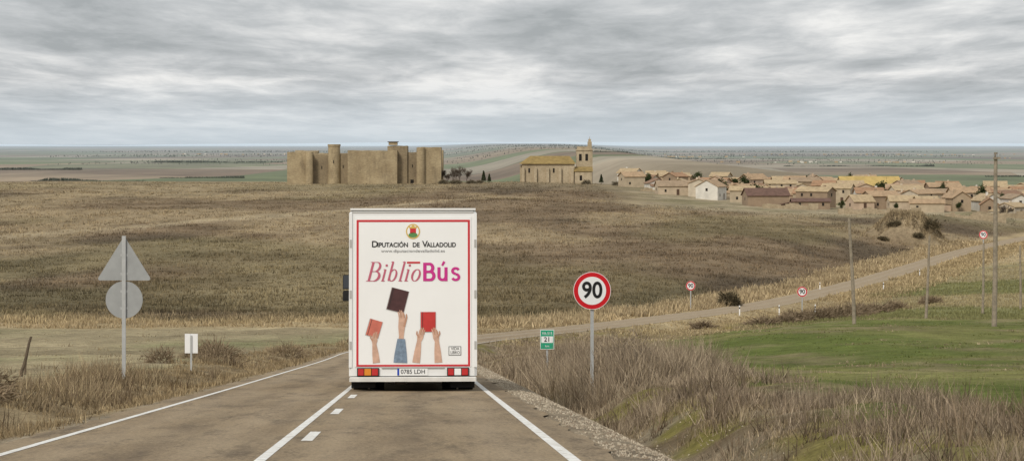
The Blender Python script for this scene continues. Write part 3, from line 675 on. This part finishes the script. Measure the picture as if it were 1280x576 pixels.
m=MB();m.box(9.4,12.8,3.6,8,16.1,17.3,0);m.box(9,13.2,3.2,8.4,17.3,17.6,1);m.obj('keep_guardhouse',[cst,rf_dark],castle)
m=MB();m.box(18,19.3,3.9,4.02,0,2.6,0);m.obj('gate_opening',[cdk],castle)

# ------------------------------------------------------------------ church
chs=stone('church_stone',(.48,.40,.28),(.38,.31,.21),(.27,.215,.145));tile_o=mk('ochre_tiles',(.34,.24,.09),.9,0,(.6,.4),.2)
ch=empty('church',(18.5,985,float(H(18.5,985))-.5),(0,0,.0))
m=MB();m.box(-14.5,7,0,11,0,8.2,0);m.box(-15.2,-14.5,1,10,0,7.6,0)
for x_ in (-14,-9,-4,1,6): m.box(x_-.6,x_+.6,-1.3,-.002,0,6.6,0)
for x_ in (-11.5,-1.5): m.box(x_-.35,x_+.35,-.08,.1,4.6,6.4,1)
m.obj('nave',[chs,cdk],ch)
m=MB()
a=[(-15.6,-.9,8.2),(7.6,-.9,8.2),(7.6,11.9,8.2),(-15.6,11.9,8.2),(-11,5.5,11.4),(5,5.5,11.4)]
m.add(a,[(0,1,5,4),(1,2,5),(2,3,4,5),(3,0,4),(3,2,1,0)],0);m.obj('nave_roof',[tile_o],ch)
m=MB();m.box(7.01,14,-2,9,0,5.2,0);m.gable(7.01,14,-2,9,5.2,1.6,2,0);m.box(9,10,-2.07,-1.9,1.5,3.5,1);m.obj('sacristy',[chs,cdk,tile_o],ch)
m=MB();m.box(8,14.6,9.01,15.6,0,13.6,0);m.box(7.7,14.9,8.7,15.9,13.6,14,0);m.box(8.3,14.3,9.3,15.3,14,15.2,0)
m.box(12.6,14.3,9.3,11,15.2,17.2,0);m.box(12.9,14,9.5,10.8,17.2,18.3,0)
for x_ in (9.6,12.2): m.box(x_-.55,x_+.55,8.93,9.2,9.4,12.2,1)
m.box(7.93,8.1,11,12,9.4,12.2,1);m.cyl((13.45,10.1,18.3),'z',.15,1.2,8,0,.02)
m.obj('bell_tower',[chs,cdk],ch)

# ------------------------------------------------------------------ village
walls=[mk('wall_%d'%i,c,.9,0,(.5,.22)) for i,c in enumerate([(.50,.41,.29),(.60,.52,.40),(.44,.34,.23),(.70,.67,.60),(.34,.25,.17),(.58,.44,.32),(.54,.44,.32)])]
roofs=[mk('roof_tiles_%d'%i,c,.9,0,(.9,.35)) for i,c in enumerate([(.40,.24,.14),(.46,.32,.195),(.31,.19,.12),(.50,.38,.23),(.38,.28,.185),(.17,.10,.075)])]
rust=mk('ochre_metal_roof',(.54,.39,.14),.8,0,(.4,.3));door=mk('door_brown',(.10,.06,.04),.8)
placed=[]
def house(x,y,w,d,h,rh,rot,wm,rm_,name='village_house',two=False):
    m=MB();m.box(-w/2,w/2,-d/2,d/2,-2,h,0);m.gable(-w/2,w/2,-d/2,d/2,h,rh,1,0)
    k=max(1,int(w/3.8))
    for lvl in range(2 if h>4.6 else 1):
        for i in range(k):
            if random.random()<.3: continue
            xx=-w/2+(i+.5)*w/k+random.uniform(-.4,.4);z0=1.1+lvl*2.5
            if lvl==0 and i==k//2: m.box(xx-.5,xx+.5,-d/2-.05,-d/2+.02,0,2.1,3)
            else: m.box(xx-.35,xx+.35,-d/2-.05,-d/2+.02,z0,z0+.95,2)
    for s_ in (-1,1): m.box(s_*w/2-.03,s_*w/2+.03,-.4,.4,h-1.6,h-.6,2)
    if random.random()<.6:
        cx=random.uniform(-w*.3,w*.3);m.box(cx-.35,cx+.35,.6,1.2,h+rh*.4,h+rh+.7,0)
    if random.random()<.35: # lean-to
        q=random.choice([-1,1]);x0_=q*w/2;m.box(min(x0_+.003*q,x0_+q*4),max(x0_+.003*q,x0_+q*4),-d/2+.5,d/2-.5,-2,h*.55,0)
        xa,xb=min(x0_,x0_+q*4.3),max(x0_,x0_+q*4.3);za,zb2=(h*.55+.05,h*.55+.9) if q<0 else (h*.55+.9,h*.55+.05)
        m.add([(xa,-d/2+.3,za),(xb,-d/2+.3,zb2),(xb,d/2-.3,zb2),(xa,d/2-.3,za),(xa,-d/2+.3,za+.15),(xb,-d/2+.3,zb2+.15),(xb,d/2-.3,zb2+.15),(xa,d/2-.3,za+.15)],[(3,2,1,0),(4,5,6,7),(0,1,5,4),(1,2,6,5),(2,3,7,6),(3,0,4,7)],1)
    m.obj(name,[wm,rm_,cdk,door],None,(x,y,float(H(x,y))),(0,0,rot));placed.append((x,y,max(w,d)))
house(133.5,905,22,12,4.4,3.2,.05,walls[1],rust,'warehouse')
house(82,782,13.5,10,3.6,2.2,.1,walls[4],roofs[5],'barn')
house(96,778,12,8,2.4,.9,-.05,walls[4],roofs[5],'barn')
house(70,850,11,8,4.6,2.2,1.2,walls[3],roofs[1]);house(60,880,15,8,3.2,1.8,.1,walls[6],roofs[4])
house(97,810,13,8,3.6,1.8,.15,walls[5],roofs[1]);house(118,800,9,8,4.8,1.6,.0,walls[3],roofs[0]);house(133,815,10,9,5.2,1.5,.1,walls[1],roofs[3])
tries=0
while len(placed)<185 and tries<12000:
    tries+=1
    y_=random.uniform(745,1050)
    xmin=np.interp(y_,[745,780,850,950,1050],[130,104,70,47,39]);x_=random.uniform(xmin,.235*y_+8)
    w_=random.uniform(6.5,13);d_=random.uniform(5.5,8)
    if abs(x_-Xr(y_))<9 and y_<770: continue
    if any(math.hypot(x_-a_,y_-b_)<(w_+c_)*.40 for a_,b_,c_ in placed): continue
    h_=random.choice([2.6,2.8,3,3.4,4.2,4.8,5.2]);wi=random.choice([0,0,1,1,2,3,3,4,5,6,6])
    house(x_,y_,w_,d_,h_,random.uniform(1.1,2.0),random.choice([0,.1,-.15,.3,.7,-.6,1.4,1.7,-.35]),walls[wi],random.choice([roofs[0],roofs[1],roofs[2],roofs[3],roofs[4],roofs[1],roofs[3]]))
adobe=stone('adobe',(.43,.35,.24),(.34,.27,.18),(.24,.19,.13),.5)
for x_,y_,l_,r_ in ((112,735,26,.05),(138,720,18,-.1),(160,705,22,.1),(88,765,18,.1),(150,740,20,.3),(60,905,24,.1)):
    m=MB();k=int(l_/1.5)
    for i in range(k):
        m.box(-l_/2+i*1.5,-l_/2+(i+1)*1.5-.003,-.3,.3,-1.5,1.5+.4*math.sin(i*1.3)+random.uniform(-.2,.2),0)
    m.obj('stone_wall',[adobe],None,(x_,y_,float(H(x_,y_))),(0,0,r_))

# ------------------------------------------------------------------ trees
bark=mk('bark',(.17,.135,.105),.95,0,(2,.3))
def bare_tree(x,y,h):
    V_=[];F_=[]
    def seg(a,b_,ra,rb):
        d=(b_-a).normalized();u=d.orthogonal().normalized();v=d.cross(u);k=len(V_)
        for p,r in ((a,ra),(b_,rb)):
            for i in range(3):
                an=i*math.pi*2/3;V_.append(tuple(p+u*r*math.cos(an)+v*r*math.sin(an)))
        for i in range(3): F_.append((k+i,k+(i+1)%3,k+3+(i+1)%3,k+3+i))
    def grow(p,d,l,r,lv):
        q=p+d*l;seg(p,q,r,r*.7)
        if lv==0:return
        for j_ in range(4 if lv>2 else 4):
            st=p.lerp(q,random.uniform(.45,1)) if j_ else q
            nd=(d*1.1+Vector((random.gauss(0,.38),random.gauss(0,.38),random.gauss(.12,.2)))).normalized();grow(st,nd,l*random.uniform(.65,.95),max(r*.5,.022),lv-1)
    grow(Vector((0,0,-.3)),Vector((0,0,1)),h*.22,h*.018,5)
    o=new_mesh_obj('bare_tree',V_,F_,[bark]);o.location=(x,y,float(H(x,y)))
for x_,y_,h_ in ((-27.5,955,6.5),(-25.3,952,5.5),(-23,950,7.5),(-20.5,952,8.5),(-18,958,7.5),(158,735,7),(165,730,7),(186,800,7),(180,745,8),(148,728,6)): bare_tree(x_,y_,h_)
for x_,y_,r_ in ((-22,945,2.2),(-27,946,2.0),(-16,948,1.8),(-13,950,1.5),(30,972,2),(42,965,2)):
    shrub('bush',x_,y_,r_,r_*.75,900,(.07,.06,.04),(.22,.18,.12),.09)
def leafy(name,x,y,h,r,lo,hi,cone=False,n=1200):
    m=MB();m.cyl((0,0,-.4),'z',.06*h*.5,h*.5,8,0,.03*h*.5)
    for i in range(5):
        a=i*1.3;q=Vector((math.cos(a)*r*.5,math.sin(a)*r*.5,h*.65));s0=Vector((0,0,h*.3));pp=Vector((-q.y,q.x,0)).normalized()*.05
        m.add([s0-pp,s0+pp,q+pp*.3,q-pp*.3],[(0,1,2,3)],0)
    o1=m.obj('trunk',[bark])
    P=[];cents=rng.normal(0,1,(9,3));cents/=np.linalg.norm(cents,axis=1,keepdims=True);cents*=rng.uniform(.3,.75,(9,1))
    ci=rng.integers(0,9,n);P=cents[ci]+rng.normal(0,.2,(n,3))
    if cone:
        t=rng.random(n);a=rng.uniform(0,6.28,n);q=(1-t)**.8*rng.uniform(.4,1,n);P=np.stack([q*np.cos(a),q*np.sin(a),t*2-1],-1)
    P=P*np.array([r,r,h*.38])+np.array([0,0,h*.58]);sd=rng.normal(0,1,(n,3));s2=rng.normal(0,1,(n,3));q=.055*h*.5
    V=np.stack([P+sd*q,P+s2*q,P-sd*q],1).reshape(-1,3)
    shade=mixc(col(*lo),col(*hi),np.repeat(rng.random(9)[ci]*.6+rng.random(n)*.4,3))
    o=np_mesh(name+'_foliage',V,np.arange(3*n).reshape(-1,3),grass_mat,shade,False)
    e=empty(name,(x,y,float(H(x,y))));o.parent=e;o1.parent=e
leafy('cypress_tree',-11.2,955,5,1.1,(.02,.03,.014),(.06,.075,.035),True);leafy('cypress_tree',-9,957,3.8,.9,(.02,.03,.014),(.06,.075,.035),True);leafy('cypress_tree',36,975,4.2,1,(.02,.03,.014),(.06,.075,.035),True)
tl=[(128,768,3.6),(120,755,3.2),(140,757,3.4),(134,760,4.0),(174,742,4.2),(150,765,5.0),(105,770,3.6),(160,760,5.2)]
for _ in range(60):
    y_=random.uniform(760,1030);x_=random.uniform(np.interp(y_,[745,780,850,950,1050],[130,104,70,47,39]),.23*y_)
    if len(tl)<34 and all(math.hypot(x_-a_,y_-b_)>c_*.5 for a_,b_,c_ in placed): tl.append((x_,y_,random.uniform(5,8)))
for x_,y_,h_ in tl: leafy('evergreen_tree',x_,y_,h_,h_*.36,(.02,.03,.012),(.075,.09,.035))
# distant tree belts and hamlets on the plain
def belt(x0,x1,y,h,n=900,depth=40):
    X=rng.uniform(x0,x1,n);Y=y+rng.uniform(0,depth,n);hh=h*(.1+1.1*sst(fbm(X,Y,h*14,3,int(y)%97),.3,.7))
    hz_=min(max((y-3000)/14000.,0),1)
    c_=mixc(col(.05,.06,.04),col(.10,.105,.08),rng.random(n))*(1-hz_*.75)+col(.27,.30,.31)*hz_*.75  # distance haze blended into the belt's own colour
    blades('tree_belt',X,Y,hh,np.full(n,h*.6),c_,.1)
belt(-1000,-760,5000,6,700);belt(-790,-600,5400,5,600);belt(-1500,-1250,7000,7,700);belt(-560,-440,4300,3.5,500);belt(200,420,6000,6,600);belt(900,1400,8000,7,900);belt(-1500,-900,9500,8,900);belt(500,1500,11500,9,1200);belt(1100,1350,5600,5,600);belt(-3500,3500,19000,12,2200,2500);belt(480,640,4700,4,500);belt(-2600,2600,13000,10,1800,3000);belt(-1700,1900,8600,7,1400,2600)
m=MB()
for k in range(200):
    cx,cy,sp_=random.choice([(900,13000,260),(2300,15500,500),(-1500,16000,500),(3000,12000,350),(350,9000,140),(-300,14000,300),(1300,9500,250)])
    x_=cx+random.gauss(0,sp_);y_=cy+random.gauss(0,sp_*.5);s_=random.uniform(3,8);m.box(x_-s_,x_+s_,y_-5,y_+5,-81,-80+random.uniform(3,7),random.choice([0,1,2,2]))
m.obj('distant_village',[walls[3],walls[6],walls[2]])
# low far hills
V=[];F=[]
for j,(y0_,h0,sd) in enumerate(((52000,150,3),)):
    xs=np.linspace(-30000,30000,160);hh=-80+h0*(fbm(xs,xs*0,9000,4,sd)) -20
    for x_,h_ in zip(xs,hh): V+= [(x_,y0_,-90),(x_,y0_+3000,max(h_,-85)),(x_,y0_+9000,-90)]
    for i in range(159):
        a=3*i;F+=[(a,a+3,a+4,a+1),(a+1,a+4,a+5,a+2)]
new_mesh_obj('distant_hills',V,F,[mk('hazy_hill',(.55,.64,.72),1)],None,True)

# ------------------------------------------------------------------ sky, sun, camera
w=bpy.data.worlds.new('World');scene.world=w;w.use_nodes=True
nt=w.node_tree;L=nt.links;N=nt.nodes;bg=N['Background'];bg.inputs['Strength'].default_value=.1
sky=N.new('ShaderNodeTexSky');sky.sky_type='NISHITA';sky.sun_disc=False;sky.sun_elevation=math.radians(38);sky.sun_rotation=math.radians(205);sky.dust_density=2
tc=N.new('ShaderNodeTexCoord');sp=N.new('ShaderNodeSeparateXYZ');L.new(tc.outputs['Generated'],sp.inputs[0])
zz=math_n('ADD',math_n('MAXIMUM',sp.outputs[2],0),.045)
cb=N.new('ShaderNodeCombineXYZ');L.new(math_n('DIVIDE',sp.outputs[0],zz),cb.inputs[0]);L.new(math_n('MULTIPLY',math_n('DIVIDE',sp.outputs[1],zz),.36),cb.inputs[1]);
def nw(sc,det,r,dist=0,off=0):
    mp=N.new('ShaderNodeVectorMath');mp.operation='ADD';mp.inputs[1].default_value=(off,off*.7,off);L.new(cb.outputs[0],mp.inputs[0])
    n=N.new('ShaderNodeTexNoise');n.inputs['Scale'].default_value=sc;n.inputs['Detail'].default_value=det;n.inputs['Roughness'].default_value=r;n.inputs['Distortion'].default_value=dist
    L.new(mp.outputs[0],n.inputs['Vector']);return n.outputs['Fac']
a=nw(.7,8,.55,.2,5.5);b2=nw(2.4,8,.62,.3,9.)
ff=math_n('ADD',math_n('MULTIPLY',a,.64),math_n('MULTIPLY',b2,.36))
rp=N.new('ShaderNodeValToRGB');L.new(ff,rp.inputs[0]);e=rp.color_ramp.elements
e[0].position=.39;e[0].color=(.40,.425,.44,1);e[1].position=.61;e[1].color=(.92,.915,.90,1);q=e.new(.48);q.color=(.565,.585,.60,1);q=e.new(.54);q.color=(.72,.73,.735,1)
cl=N.new('ShaderNodeVectorMath');cl.operation='SCALE';L.new(rp.outputs[0],cl.inputs[0]);L.new(mr(sp.outputs[2],.08,.6,9.8,13.0),cl.inputs['Scale'])
hzc=mixn(mr(sp.outputs[2],.002,.026,.8,0),cl.outputs[0],(6.2,6.95,7.5))
fin=mixn(.94,sky.outputs[0],hzc);L.new(fin,bg.inputs['Color'])
sl=bpy.data.lights.new('sun','SUN');sl.energy=2.1;sl.angle=math.radians(11);sl.color=(1,.93,.82);so=bpy.data.objects.new('sun',sl);C.objects.link(so)
el=math.radians(38);az=math.radians(205)   # compass from +Y clockwise
dirv=Vector((math.sin(az)*math.cos(el),math.cos(az)*math.cos(el),math.sin(el)))
so.rotation_euler=dirv.to_track_quat('Z','Y').to_euler()
cam=bpy.data.cameras.new('camera');co=bpy.data.objects.new('camera',cam);C.objects.link(co);cam.lens=85;cam.sensor_width=36;cam.shift_y=-110/1280
cam.clip_start=.5;cam.clip_end=200000;co.rotation_euler=(math.pi/2,0,0);scene.camera=co
scene.view_settings.view_transform='Standard';scene.view_settings.look='None';scene.view_settings.exposure=0
